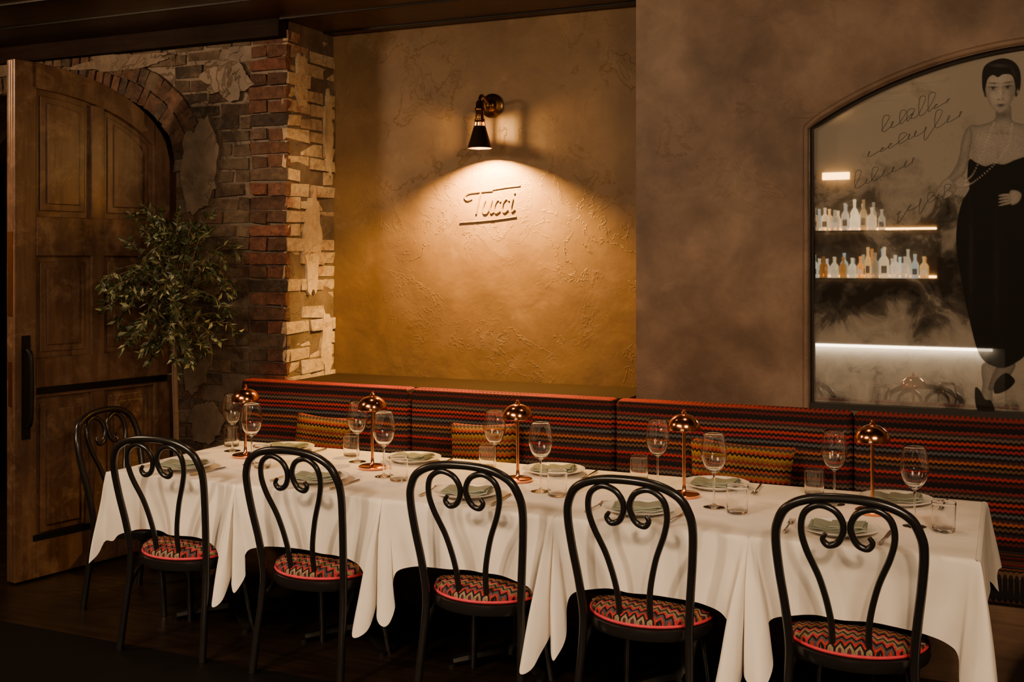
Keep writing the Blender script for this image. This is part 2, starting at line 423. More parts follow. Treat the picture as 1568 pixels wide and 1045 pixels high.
for s in(-1,1):
    pts=[(.06,s*.034,.78),(.06,s*.075,.80),(.06,s*.085,.9),(.06,s*.085,1.05),(.06,s*.075,1.15),(.06,s*.034,1.17)]
    g.tube(catmull(pts,5),.011,8)
    g.box((.06,s*.037,.98),(.045,.006,.52))
    g.box((.52,s*.037,.955),(.80,.006,.035))
h=g.build('door_handle',[M_iron],parent=door)
g=G();g.box((-.002,0,1.55),(.004,.04,.42));g.box((-.002,0,1.0),(.004,.03,.22))
g.build('latch_plate',[M_brass],parent=door)
g=G();g.box((.46,-.037,.215),(.72,.004,.03));g.build('kick_strip',[M_iron],parent=door)

# ------------------------------------------------------------------ tables
XB=[-3.574,-2.888,-2.196,-1.483,-.795,-.088]
Y0,Y1=3.672,4.58
FL=[.6,.50,.60,.80,1.0,1.0]
DK=[.84,.92,.98,1.0,1.04,1.0]
def cloth(x0,x1,le,re,seed,ti):
    rnd=random.Random(seed)
    J=lambda a:rnd.uniform(-a,a)
    mid=(x0+x1)/2;hw=(x1-x0)/2
    def corner(sg,end):
        k=rnd.uniform(.96,1.08)
        fl=FL[ti if sg<0 else ti+1];k*=DK[ti if sg<0 else ti+1]
        D=.475*k
        if not end:
            w=rnd.uniform(.85,1.25)
            if sg>0:
                c=[(.20,0,-.012+J(.006),.238),(.27,.0,-.024+J(.010),.262),(.315,-.025*w,-.030,.33),(.338,-.060*w,-.085*fl,.42*k),
                   (.346,-.050*w,-.135*fl,D+.03),(.349,-.018,-.115*fl,D+.01),(.35,-.004,-.05*fl,D*.85),(.35,-.003,.05,D*.7)]
            else:
                c=[(.20,0,-.010+J(.006),.234),(.27,.0,-.018+J(.010),.255),(.32,-.035*w,-.020,.31),(.342,-.070*w,-.060*fl,.385*k),
                   (.348,-.045*w,-.105*fl,D*.95),(.35,-.012,-.085*fl,D*.90),(.35,-.004,-.03*fl,D*.80),(.35,-.003,.05,D*.7)]
            return [(mid+sg*(a if a<.35 else hw),Y0,sg*ox,oy,d) for a,ox,oy,d in c]
        else:
            c=[(.20,0,-.012,.240),(.26,.0,-.018,.26),(.31,-.02,-.03*fl,.29),(.335,-.03*fl,-.06*fl,.35*k),(.345,.0,-.10*fl,.42*k),(.35,.045*fl,-.115*fl,.46*k),(.35,.05*fl,-.06*fl,.43*k)]
            o=[(mid+sg*(a if a<.35 else hw),Y0,sg*ox,oy,d) for a,ox,oy,d in c]
            ex=mid+sg*hw
            o+=[(ex,Y0+.03,sg*.035*fl,-.01,.36*k),(ex,Y0+.10,sg*.03*fl,0,.28),(ex,Y0+.2,sg*.035*fl,0,.235),(ex,Y0+.35,sg*.02,0,.225),(ex,Y0+.5,sg*.03,0,.23),
                (ex,Y1-.22,sg*.02,0,.24),(ex,Y1-.08,sg*.045,0,.30),(ex,Y1-.02,sg*.08,.03,.38),(ex,Y1,sg*.05,.06,.42),(ex-sg*.05,Y1,0,.03,.33),(ex-sg*.2,Y1,0,.02,.22)]
            return o
    L_=corner(-1,le)[::-1]
    Rr=corner(1,re)
    midc=[(mid+a,Y0,0,-.010+J(.014),.228+J(.006)) for a in(-.13,-.06,.01,.07,.14)]
    cols=catmull(L_+midc+Rr,6)
    NR=20
    vs=[];fs=[]
    cyt=(Y0+Y1)/2
    for (bx,by,ox,oy,D) in cols:
        nx=-.01*(1 if bx>mid+hw-.006 else (-1 if bx<mid-hw+.006 else 0));ny=.01*(1 if by<cyt else -1)
        if Y0+.002<by<Y1-.002: ny=0
        if abs(by-Y0)<.002 or abs(by-Y1)<.002:
            if (bx>mid+hw-.006 and not re) or (bx<mid-hw+.006 and not le): nx=0
        vs.append((bx+nx,by+ny,TT+.0006))
        for r in range(NR+1):
            w=r/NR;dd=D*w;gk=(dd/.5)**.85*1.25
            wr=.012*noise.noise(Vector((bx*6+ox*20+seed,by*6+oy*20,dd*4)))*min(1,dd*8)
            vs.append((bx+ox*gk+wr*.5-nx*.3, by+oy*gk+wr-ny*.3, TT-.003-dd))
    n=NR+2
    for i in range(len(cols)-1):
        for r in range(n-1):
            fs.append((i*n+r,(i+1)*n+r,(i+1)*n+r+1,i*n+r+1))
    g=G();g.add(vs,fs)
    NX,NY=26,34;vs=[];fs=[]
    for i in range(NX+1):
        for j in range(NY+1):
            x=x0+(x1-x0)*i/NX;y=Y0+(Y1-Y0)*j/NY
            e=min(i,NX-i,j,NY-j)
            z=TT-(.003 if e==0 else 0)+.0010*noise.noise(Vector((x*5,y*5,seed)))*(0 if e==0 else 1)
            vs.append((x,y,z))
    for i in range(NX):
        for j in range(NY):
            a=i*(NY+1)+j;fs.append((a,a+NY+1,a+NY+2,a+1))
    g.add(vs,fs)
    g.add([(x0,Y1,TT-.003),(x1,Y1,TT-.003),(x1,Y1+.005,TT-.2),(x0,Y1+.005,TT-.2)],[(0,1,2,3)])
    return g.build('tablecloth',[M_cloth],angle=70)
M_tabletop=wood('table_wood',(.08,.04,.02),(.14,.07,.035),'X')
for i in range(5):
    a,bx=XB[i],XB[i+1];cx=(a+bx)/2;cy=(Y0+Y1)/2
    e=empty('dining_table',(cx,cy,0))
    g=G();g.box((0,0,TT-.023),(bx-a-.012,Y1-Y0-.012,.035));g.build('tabletop',[M_tabletop],parent=e,smooth=False)
    g=G();g.lathe([(.0,.03),(.06,.03),(.05,.06),(.033,.08),(.03,.62),(.05,.64),(.16,.655),(.16,.662),(0,.662)],20)
    for q in range(4):
        Mq=Matrix.Rotation(math.pi/2*q+math.pi/4,4,'Z')
        g.tube([(0,0,.04),(.12,0,.035),(.27,0,.02)],[.03,.026,.018],8,M=Mq,flat=1.2)
        g.lathe([(0,0),(.02,0),(.02,.012),(0,.012)],10,M=Mq@Matrix.Translation((.27,0,0)))
    g.build('pedestal',[M_iron],parent=e)
    cloth(a,bx,i==0,i==4,i*13+3,i)

# ------------------------------------------------------------------ chairs
g=G()
half=[(.205,-.225,.0),(.198,-.205,.15),(.190,-.182,.30),(.188,-.178,.40),(.198,-.195,.52),(.212,-.220,.64),(.219,-.240,.74),(.210,-.255,.80),(.178,-.266,.853),(.105,-.273,.886),(.0,-.276,.895)]
hp=catmull(half+[(-x,y,z) for x,y,z in half[::-1][1:]],7)
g.tube(hp,.0150,12)
def yb(z):
    t=(z-.38)/(.895-.38);return -.172-.10*min(max(t,0),1)
for s in(-1,1):
    pr=[(.055,.385),(.058,.50),(.085,.62),(.124,.72),(.138,.785),(.126,.840),(.084,.868),(.038,.856),(.014,.822),(.013,.785),(.030,.752),(.058,.742),(.074,.760),(.064,.778)]
    p3=[(s*x,yb(z)-(.006 if .7<z else 0),z) for x,z in pr]
    q=catmull(p3,7);nq=len(q)
    g.tube(q,[.0108 if k<nq*.85 else .0108-.004*(k-nq*.85)/(nq*.15) for k in range(nq)],10)
prof=[(.0,.343),(.205,.343),(.220,.347),(.226,.365),(.223,.384),(.212,.390),(0,.390)]
SX=Matrix.Diagonal((1,.96,1,1))
g.lathe(prof,48,M=SX)
g.lathe([(0,.388),(.205,.388),(.216,.398),(.214,.412),(.19,.428),(.12,.440),(0,.445)],48,1,M=SX)
g.tube([(.2145*math.cos(a*math.pi/24),.206*math.sin(a*math.pi/24),.396) for a in range(48)],.0055,8,2,closed=True)
for s in(-1,1):
    g.tube(catmull([(s*.135,.135,.36),(s*.142,.150,.25),(s*.155,.175,.1),(s*.165,.190,.0)],5),[.017]*6+[.0155]*5+[.013]*5,12)
    g.tube(catmull([(s*.194,-.195,.20),(s*.190,-.165,.28),(s*.185,-.10,.335),(s*.175,-.04,.348)],6),.009,8)
    g.tube(catmull([(s*.148,.155,.20),(s*.150,.12,.29),(s*.165,.06,.34),(s*.17,.0,.348)],6),.009,8)
    g.tube(catmull([(s*.148,.155,.20),(s*.11,.15,.29),(s*.05,.14,.338),(0,.14,.348)],6),.009,8)
ch=g.build('dining_chair',[M_chair,M_seat,M_pipe],loc=(-3.18,3.77,0),rotz=.06)
for x,y,r in((-2.50,3.77,-.02),(-1.775,3.77,.03),(-1.15,3.76,-.03),(-.455,3.76,.0),(-3.715,4.10,-math.pi/2+.1),(.285,4.02,math.pi/2)):
    inst(ch,(x,y,0),r)

# ------------------------------------------------------------------ banquette
ban=empty('banquette')
sx=[-3.80,-2.75,-1.669,-.61,.45,1.5]
for i in range(5):
    a,bx=sx[i],sx[i+1]
    g=G();g.box(((a+bx)/2,4.915,.695),(bx-a-.004,.10,.56));g.build('back_cushion',[M_ban],parent=ban,bevel=.028,bseg=4)
    g=G();g.box(((a+bx)/2,4.69,.395),(bx-a-.004,.34,.13));g.build('seat_cushion',[M_banseat],parent=ban,bevel=.03,bseg=4)
    g=G()
    g.tube([(a+.02,4.872,.967),(bx-.02,4.872,.967)],.004,6);g.build('piping',[M_pipe2],parent=ban)
M_base=wood('banquette_base',(.08,.045,.025),(.16,.09,.05),'X')
g=G();g.box((-1.15,4.76,.165),(5.3,.38,.33));g.build('base',[M_base],parent=ban,smooth=False)
g=G();g.box((-2.60,5.215,.94),(1.90,.45,.05),0);g.build('ledge',[simple('ledge_brown',(.016,.008,.005),.8,spec=.15)],parent=ban,smooth=False)

def pillow(w,h,t):
    g=G();n=20
    for sg in(-1,1):
        vs=[];fs=[]
        for i in range(n+1):
            for j in range(n+1):
                u=2*i/n-1;v=2*j/n-1
                th=((1-abs(u)**2.6)*(1-abs(v)**2.6))**.45*t/2 if abs(u)<1 and abs(v)<1 else 0
                pin=1-.07*(1-abs(u)**2)*abs(v)**3
                pin2=1-.07*(1-abs(v)**2)*abs(u)**3
                vs.append((u*w/2*pin2,sg*th,v*h/2*pin))
        for i in range(n):
            for j in range(n):
                a=i*(n+1)+j;fs.append((a,a+n+1,a+n+2,a+1))
        g.add(vs,fs)
    return g
for (x,w,zt,ry) in((-3.22,.34,.82,.04),(-2.30,.36,.835,-.05),(-1.07,.46,.825,.03)):
    o=pillow(w,.36,.11).build('throw_pillow',[M_pil],angle=80)
    o.location=(x,4.785,zt-.175);o.rotation_euler=(-.12,ry,0)

# ------------------------------------------------------------------ tableware
def wine():
    g=G();H=.275
    out=[(0,.0),(.036,.0),(.037,.002),(.020,.006),(.006,.012),(.004,.03),(.0038,.11),(.006,.125),(.020,.135),(.036,.155),(.0465,.185),(.0475,.20),(.044,.235),(.036,H)]
    inn=[(.0352,H),(.0430,.235),(.0465,.20),(.0455,.186),(.035,.157),(.019,.138),(0,.133)]
    g.lathe(catmull(out,3)+catmull(inn,3),32);return g
def tumbler():
    g=G()
    g.lathe([(0,0),(.030,0),(.034,.0008),(.0362,.003),(.0367,.006),(.0369,.012),(.0382,.05),(.0394,.09),(.0397,.0985),(.0394,.1),(.0386,.1),(.0382,.0985),(.0378,.09),(.0366,.05),(.0354,.018),(.0350,.014),(.0335,.0115),(.030,.0105),(.015,.010),(0,.010)],36);return g
def plate():
    g=G();g.lathe([(0,.004),(.07,.004),(.075,.0),(.082,.0),(.084,.006),(.120,.014),(.135,.019),(.1355,.021),(.133,.0215),(.118,.0175),(.084,.0105),(.078,.0085),(0,.0085)],56);return g
def napkin():
    g=G()
    for k,(w,l,dx,dy,z0,a) in enumerate(((.185,.115,0,0,.0,0),(.170,.10,.004,.002,.006,.05),(.11,.09,.03,-.004,.012,-.08))):
        nx,ny=14,8;vs=[]
        for s in(0,1):
            for i in range(nx+1):
                for j in range(ny+1):
                    x=(i/nx-.5)*w+dx;y=(j/ny-.5)*l+dy
                    x,y=x*math.cos(a)-y*math.sin(a),x*math.sin(a)+y*math.cos(a)
                    z=z0+(x/.1)**2*.010+.002*math.sin(9*x/.1+k)+s*.006+.014
                    vs.append((x,y,z))
        m=(nx+1)*(ny+1);fs=[]
        for s in(0,1):
            for i in range(nx):
                for j in range(ny):
                    q=s*m+i*(ny+1)+j;fs.append((q,q+ny+1,q+ny+2,q+1))
        bd=[i*(ny+1) for i in range(nx+1)]+[nx*(ny+1)+j for j in range(1,ny+1)]+[i*(ny+1)+ny for i in range(nx-1,-1,-1)]+[j for j in range(ny-1,0,-1)]
        for q in range(len(bd)):
            r=bd[(q+1)%len(bd)];fs.append((bd[q],r,r+m,bd[q]+m))
        g.add(vs,fs)
    return g
def knife():
    g=G()
    g.prism([(-.11,-.005),(-.02,-.004),(.0,-.008),(.09,-.009),(.112,.002),(.10,.006),(.0,.006),(-.02,.004),(-.11,.006)],0,.002,M=Matrix.Rotation(-math.pi/2,4,'X')@Matrix.Translation((0,-.003,0)))
    g.tube([(-.11,0,.006),(-.06,0,.006),(-.02,0,.005)],[.005,.0055,.0035],8);return g
def fork():
    g=G()
    g.tube([(-.10,0,.005),(-.05,0,.005),(.03,0,.006)],[.005,.004,.0025],8,flat=1)
    g.tube([(.03,0,.006),(.045,0,.005),(.06,0,.004)],[.0025,.010,.011],10,flat=.15)
    for k in range(4):
        y=-.009+k*.006
        g.tube([(.055,y,.004),(.08,y,.004),(.10,y,.008)],[.0018,.0016,.001],6)
    g.box((.05,0,.004),(.022,.021,.002));return g
def lamp():
    g=G()
    g.lathe([(0,0),(.058,0),(.061,.003),(.061,.010),(.055,.014),(.012,.016),(.008,.022),(.0065,.05),(.0065,.27)],32,0)
    g.lathe([(.0,.276),(.006,.276),(.006,.262),(.0,.262)],12,0)
    d=[(.062*math.cos(a),.268+.052*math.sin(a)) for a in [i*math.pi/2/10 for i in range(11)]]
    pts=[(.060,.258),(.0625,.259)]+[(.0625,.268)]+d[1:-1]+[(0.0001,.320)]
    inn=[(0.0001,.317)]+[(.0595*math.cos(a),.266+.050*math.sin(a)) for a in [i*math.pi/2/10 for i in range(9,-1,-1)]]+[(.060,.258)]
    g.lathe(pts+inn,36,0)
    g.lathe([(0,.262),(.03,.264),(.03,.270),(0,.272)],20,1)
    g.lathe([(0.0001,.318),(.010,.320),(.011,.326),(.005,.330),(.006,.335),(.0001,.338)],14,0)
    return g
protos={}
def place(name,fn,mats,loc,rot=0,angle=50,recalc=True):
    if name not in protos:
        o=fn().build(name,mats,loc=loc,rotz=rot,angle=angle,recalc=recalc);protos[name]=o;return o
    return inst(protos[name],loc,rot)
rnd=random.Random(3)
ZT=TT+.0015
for i in range(5):
    cx=(XB[i]+XB[i+1])/2
    j=lambda a=.01:rnd.uniform(-a,a)
    place('wine_glass',wine,[M_glass],(cx-.165+j(),4.30+j(),ZT),recalc=False,angle=80)
    place('wine_glass',wine,[M_glass],(cx+.135+j(),4.05+j(),ZT))
    place('water_tumbler',tumbler,[M_glass],(cx-.265+j(),4.42+j(),ZT),recalc=False,angle=80)
    place('water_tumbler',tumbler,[M_glass],(cx+.235+j(),4.0+j(),ZT))
    pf=(cx-.085+j(),3.865+j(.006),ZT);pb=(cx+.045+j(),4.42+j(.006),ZT)
    for p,r in((pf,.15),(pb,.1)):
        place('dinner_plate',plate,[M_china],p)
        place('cloth_napkin',napkin,[M_napkin],(p[0],p[1],p[2]-.0035),r+j(.15))
    place('dinner_fork',fork,[M_steel],(pf[0]-.165,pf[1],ZT),math.pi/2+j(.1))
    place('dinner_knife',knife,[M_steel],(pf[0]+.155,pf[1]-.02,ZT),math.pi/2+j(.1))
    place('dinner_fork',fork,[M_steel],(pb[0]+.165,pb[1],ZT),-math.pi/2+j(.1))
    place('table_lamp',lamp,[M_copper,M_warm],(cx-.02+j(.006),4.20+j(.006),ZT))

# ------------------------------------------------------------------ wall sconce
SXc,SYc=-2.555,5.27
g=G()
RM=Matrix.Translation((-2.565,5.449,2.455))@Matrix.Rotation(math.pi/2,4,'X')
g.lathe([(0,0),(.064,0),(.066,.008),(.058,.014),(.035,.020),(.028,.034),(.018,.042),(0,.044)],32,0,M=RM)
g.tube(catmull([(-2.565,5.42,2.455),(-2.562,5.36,2.475),(-2.557,5.30,2.490),(SXc,SYc,2.468),(SXc,SYc,2.43)],7),.0085,10)
g.lathe([(0,.075),(.014,.075),(.020,.065),(.022,.04),(.026,.035),(.026,.02),(.022,.015),(.022,-.02),(.028,-.024),(.028,-.034),(.024,-.04)],24,0,M=Matrix.Translation((SXc,SYc,2.385)))
for k in range(8):
    a=k*math.pi/4
    g.tube([(SXc+.024*math.cos(a),SYc+.024*math.sin(a),2.348),(SXc+.030*math.cos(a),SYc+.030*math.sin(a),2.322)],.003,6)
g.lathe([(.029,2.325),(.031,2.325),(.066,2.208),(.063,2.208),(.029,2.325)],36,1,M=Matrix.Translation((SXc,SYc,0)))
sc=g.build('wall_sconce',[simple('sconce_bronze',(.16,.08,.03),.3,1),simple('sconce_shade',(.035,.02,.012),.35,.8)])
g=G();g.lathe([(0.0001,.03),(.012,.025),(.02,.005),(.018,-.012),(.0001,-.022)],18,M=Matrix.Translation((SXc,SYc,2.275)))
b_=g.build('bulb',[M_bulb],parent=sc)

def light(kind,name,loc,energy,color,**k):
    l=bpy.data.lights.new(name,kind);l.energy=energy;l.color=color
    for a,v in k.items():
        if a not in('target','rot'): setattr(l,a,v)
    o=bpy.data.objects.new(name,l);SC.collection.objects.link(o);o.location=loc
    if 'target' in k:
        o.rotation_euler=(Vector(k['target'])-Vector(loc)).to_track_quat('-Z','Y').to_euler()
    return o
light('SPOT','sconce_light',(SXc,SYc,2.245),480,(1,.52,.11),shadow_soft_size=.012,spot_size=math.radians(150),spot_blend=.9,target=(SXc,SYc+.24,1.75))
light('POINT','sconce_top_glow',(SXc,SYc,2.338),9,(1,.56,.18),shadow_soft_size=.004)

# ------------------------------------------------------------------ relief sign
g=G()
X0,Z0=-2.762,1.825
def st(pts,r=.0055):
    g.tube(catmull([(X0+u,5.448,Z0+v) for u,v in pts],6),r,8)
st([(.075,.128),(.045,.120),(.030,.138),(.055,.158),(.12,.165),(.20,.170)])
st([(.200,.176),(.28,.186),(.36,.192)],.0045)
st([(.128,.163),(.112,.10),(.100,.045)])
st([(.155,.118),(.140,.075),(.146,.047),(.165,.05),(.185,.085),(.195,.120),(.183,.075),(.188,.048),(.203,.055)])
st([(.245,.108),(.232,.120),(.215,.100),(.208,.068),(.220,.047),(.243,.060)])
st([(.295,.112),(.282,.124),(.262,.104),(.255,.070),(.268,.050),(.290,.066)])
st([(.318,.122),(.308,.078),(.312,.054),(.330,.066)])
st([(.326,.148),(.329,.156)])
st([(.0,-.002),(.12,.004),(.24,.014),(.34,.026)],.0045)
g.build('wall_sign',[M_sign])

# ------------------------------------------------------------------ potted olive tree
g=G();tx,ty=-4.03,4.62
T0=Matrix.Translation((tx,ty,0))
g.lathe([(0,0),(.12,0),(.14,.02),(.165,.36),(.17,.40),(.155,.40),(.15,.36),(0,.35)],32,0,M=T0)
rr=random.Random(11)
g.tube(catmull([(tx,ty,.34),(tx+.01,ty,.7),(tx-.01,ty+.01,1.0),(tx,ty,1.3)],6),.014,8,1)
g.tube(catmull([(tx+.02,ty,.34),(tx+.03,ty-.02,.8),(tx+.0,ty,1.2)],6),.009,8,1)
def leaf(p,d,l,w,col):
    d=d.normalized();sd=d.cross(Vector((rr.uniform(-1,1),rr.uniform(-1,1),rr.uniform(-1,1))))
    if sd.length<.01: sd=d.orthogonal()
    sd.normalize();nn=d.cross(sd)
    m1=p+d*l*.45+sd*w+nn*l*.04;m2=p+d*l*.45-sd*w+nn*l*.04;c=p+d*l*.5-nn*l*.02;e=p+d*l
    g.add([p,m1,e,m2,c],[(0,1,4),(1,2,4),(2,3,4),(3,0,4)],2,col)
for bnum in range(105):
    th=rr.uniform(0,2*math.pi);el=rr.uniform(-1.2,1.35)
    rad=rr.uniform(.17,.32)*(1.15 if el<-.2 else 1)
    c0=Vector((tx,ty,rr.uniform(1.1,1.6)))
    dr=Vector((math.cos(th)*math.cos(el),math.sin(th)*math.cos(el),math.sin(el)*1.3))
    e=Vector((tx,ty,1.49))+dr*rad
    mid=(c0+e)/2+Vector((0,0,.05))
    tip=e+Vector((dr.x*.08,dr.y*.08,-.06 if el<.6 else .05))
    tip.x=max(tip.x,tx-.29);tip.y=min(tip.y,4.90)
    pp=catmull([c0,mid,e,tip],6)
    g.tube(pp,[.0025]*len(pp),5,1)
    for k in range(4,len(pp)):
        for q in range(2):
            p=Vector(pp[k]);d=(Vector(pp[k])-Vector(pp[k-1])).normalized()*.6+Vector((rr.uniform(-1,1),rr.uniform(-1,1),rr.uniform(-1,.8)))
            s=rr.random()
            col=(.035,.048,.016,1) if s<.6 else ((.07,.088,.034,1) if s<.85 else (.26,.27,.14,1))
            leaf(p,d,rr.uniform(.035,.06),rr.uniform(.007,.011),col)
m,N,L,b=base('olive_leaf');at=N.new('ShaderNodeAttribute');at.attribute_name='Col';L.new(at.outputs['Color'],b.inputs['Base Color']);b.inputs['Roughness'].default_value=.38
g.build('potted_olive_tree',[simple('black_planter',(.02,.018,.016),.5),simple('olive_bark',(.10,.06,.035),.8,bump=.5),m],smooth=False)

# ------------------------------------------------------------------ mirror artwork
m,N,L,b=base('printed_mirror');M_mir=m
tc=N.new('ShaderNodeTexCoord')
n1=tex(N,L,tc,6.5,10,.5,.66)
sp=N.new('ShaderNodeSeparateXYZ');L.new(tc.outputs['Object'],sp.inputs[0])
rz=ramp(N,gray((0,.18),(.08,.30),(.2,.34),(.28,.12),(.36,.04),(.5,.12),(.62,.24),(.72,.40),(1,.5)))
mr=N.new('ShaderNodeMapRange');mr.inputs['From Min'].default_value=.95;mr.inputs['From Max'].default_value=2.52;L.new(sp.outputs['Z'],mr.inputs['Value']);L.new(mr.outputs[0],rz.inputs[0])
ad=N.new('ShaderNodeMath');ad.operation='ADD';L.new(n1.outputs['Fac'],ad.inputs[0]);L.new(rz.outputs[0],ad.inputs[1])
r=ramp(N,[(.50,(.02,.017,.015)),(.62,(.10,.088,.075)),(.70,(.30,.265,.22)),(.85,(.48,.43,.355))]);L.new(ad.outputs[0],r.inputs[0])
at=N.new('ShaderNodeAttribute');at.attribute_name='Print'
gr=tex(N,L,tc,220,3);rg=ramp(N,gray((.3,.8),(.7,1.15)));L.new(gr.outputs['Fac'],rg.inputs[0])
mg=N.new('ShaderNodeMixRGB');mg.blend_type='MULTIPLY';mg.inputs[0].default_value=1;L.new(at.outputs['Color'],mg.inputs[1]);L.new(rg.outputs[0],mg.inputs[2])
mf=N.new('ShaderNodeMixRGB');L.new(at.outputs['Alpha'],mf.inputs[0]);L.new(r.outputs[0],mf.inputs[1]);L.new(mg.outputs[0],mf.inputs[2])
L.new(mf.outputs[0],b.inputs['Base Color']);b.inputs['Roughness'].default_value=.6;b.inputs['Specular IOR Level'].default_value=.15
gl=N.new('ShaderNodeBsdfGlossy');gl.inputs['Roughness'].default_value=.015;gl.inputs['Color'].default_value=(.9,.88,.85,1)
ms=N.new('ShaderNodeMixShader')
mrf=N.new('ShaderNodeMapRange');mrf.inputs['To Min'].default_value=.42;mrf.inputs['To Max'].default_value=.06;L.new(at.outputs['Alpha'],mrf.inputs['Value']);L.new(mrf.outputs[0],ms.inputs[0])
L.new(b.outputs[0],ms.inputs[1]);L.new(gl.outputs[0],ms.inputs[2]);L.new(ms.outputs[0],N['Material Output'].inputs['Surface'])
art=empty('mirror_artwork')
g=G()
poly=[(AX-AH+.001,BZ+.001),(AX+AH-.001,BZ+.001)]+[(2*AX-x-(.001 if k==0 else 0),z-.001) for k,(x,z) in enumerate(arcL)]+[(x+(.001 if k==len(arcL)-1 else 0),z-.001) for k,(x,z) in enumerate(arcL[::-1][1:])]
g.prism(poly,5.12,5.14,col=(0,0,0,0));po=g.build('mirror_panel',[M_mir],parent=art,smooth=False)
po.data.color_attributes['Col'].name='Print'
xs_=np.arange(-100,100.1,.9)
ys_=np.concatenate([np.arange(-8,100,.6),np.arange(100,566,1.15)])
XX,YY=np.meshgrid(xs_,ys_)
tone=np.zeros_like(XX);alpha=np.zeros_like(XX)
def sdf(pts):
    P_=np.array(pts);d=np.full(XX.shape,1e9);ins=np.zeros(XX.shape,bool);n=len(P_)
    for i in range(n):
        a=P_[i];c=P_[(i+1)%n];e=c-a;L2=max((e**2).sum(),1e-9)
        t=np.clip(((XX-a[0])*e[0]+(YY-a[1])*e[1])/L2,0,1)
        d=np.minimum(d,(XX-a[0]-t*e[0])**2+(YY-a[1]-t*e[1])**2)
        if a[1]!=c[1]:
            cr=((a[1]>YY)!=(c[1]>YY))&(XX<(c[0]-a[0])*(YY-a[1])/(c[1]-a[1])+a[0]);ins^=cr
    d=np.sqrt(d);return np.where(ins,-d,d)
def shp(pts,val,soft=.8,op=1,sil=True,shade=0):
    global tone,alpha
    d=sdf(catmull([tuple(p) for p in pts],4,closed=True))
    k=np.clip(.5-d/(2*soft),0,1);k=k*k*(3-2*k)*op
    v=np.full(XX.shape,float(val))
    if shade: v=v*(1-shade*np.exp(np.minimum(d,0)/shade_w))
    tone=tone*(1-k)+v*k
    if sil: alpha=np.maximum(alpha,k)
shade_w=5.
def blob(cx,cy,rx,ry,val,op,rot=0):
    global tone
    c,s=math.cos(rot),math.sin(rot);u=(XX-cx)*c+(YY-cy)*s;v=-(XX-cx)*s+(YY-cy)*c
    k=op*np.exp(-((u/rx)**2+(v/ry)**2));tone=tone*(1-k)+val*k
SK=.30
shp([(-38,100),(-20,98),(-4,94),(4,88),(6,70),(27,70),(29,90),(36,97),(60,103),(72,116),(78,160),(66,165),(-36,162),(-46,130)],SK,shade=.5)
blob(16,84,13,8,.09,.8);blob(12,112,22,3,.19,.5,.1);blob(14,106,3,6,.17,.4);blob(-30,128,5,26,.15,.45);blob(50,130,10,22,.2,.4)
blob(-14,120,14,12,.36,.5);blob(8,150,3,12,.17,.4)
shp([(-38,100),(-48,118),(-54,150),(-66,172),(-78,184),(-76,192),(-64,186),(-44,172),(-36,140),(-32,112)],SK,shade=.55)
blob(-52,158,4,22,.14,.45,.5)
shp([(66,108),(82,125),(88,170),(60,205),(30,218),(20,214),(26,204),(52,190),(66,165)],SK,shade=.5)
shp([(-14,466),(12,466),(8,486),(0,510),(-2,532),(-14,540),(-22,528),(-16,500),(-18,480)],.26,shade=.5)
shp([(10,466),(34,464),(30,480),(12,500),(-4,508),(-6,500)],.17,shade=.5)
shp([(-38,152),(-26,156),(-12,162),(2,158),(18,160),(40,152),(70,150),(80,200),(86,290),(80,370),(60,440),(25,470),(0,470),(-22,452),(-38,395),(-50,335),(-58,282),(-54,235),(-42,196)],.005)
blob(-34,300,4,70,.02,.6);blob(6,330,5,90,.014,.6)
shade_w=2.
shp([(-70,178),(-82,186),(-84,196),(-78,202),(-68,198),(-62,188)],SK,shade=.4)
for k in range(4): shp([(-80+k*4,190+k*3),(-89+k*4,199+k*3),(-88+k*4,202+k*3),(-76+k*4,196+k*3)],.33,.5,shade=.4)
for k in range(4): shp([(28,205+k*4),(13,206+k*5),(9,209+k*5),(26,209+k*4)],.33,.5,shade=.4)
shp([(26,203),(34,200),(44,206),(40,218),(28,222)],SK,shade=.4)
shp([(-50,176),(-60,184),(-58,196),(-50,200),(-40,196),(-36,188),(-42,180)],SK,shade=.4)
for k in range(4): shp([(-54+k*4.5,193),(-61+k*4.5,203+k),(-58+k*4.5,206+k),(-50+k*4.5,196)],.33,.5,shade=.4)
shp([(-28,505),(-20,508),(-12,522),(-2,524),(4,545),(-10,550),(-26,536)],.006)
shp([(4,494),(20,480),(34,490),(30,500),(16,510),(2,512)],.006)
shp([(-17,34),(-16,14),(-8,3),(14,-3),(32,3),(42,18),(43,42),(36,58),(28,52),(-8,56),(-14,50)],.012)
shade_w=4.5
shp([(-13,28),(-4,17),(14,14),(28,18),(35,30),(35,47),(30,63),(22,75),(13,81),(4,77),(-6,64),(-11,48)],.38,.7,shade=.45)
blob(30,52,8,22,.15,.65);blob(-8,56,4,12,.21,.5);blob(12,28,14,6,.42,.5);blob(3,56,6,5,.42,.5)
blob(0,43,8,4.5,.15,.75);blob(23,42,8,4.5,.13,.75)
blob(16.5,50,3,10,.20,.6);blob(11.5,50,1.8,9,.47,.5)
blob(9,60,1.6,1.1,.07,.8);blob(15.5,59.6,1.6,1.1,.07,.8);blob(12.5,61.5,5,1.5,.19,.5)
for ex in(0.5,23):
    blob(ex,42.8,5.0,1.7,.34,.55);blob(ex,42.6,2.1,2.1,.01,.98)
    blob(ex,40.7,6.4,1.05,.01,.95,.04 if ex<5 else -.04);blob(ex+.5,34.6,7.2,1.25,.03,.85,.10 if ex<5 else -.10)
blob(12.5,68.2,6.6,1.7,.05,.92);blob(12.5,71.0,5.0,1.6,.08,.85);blob(12.5,69.5,6.5,.5,.01,.8);blob(12.5,75.4,4,1.2,.18,.5)
shade_w=3.
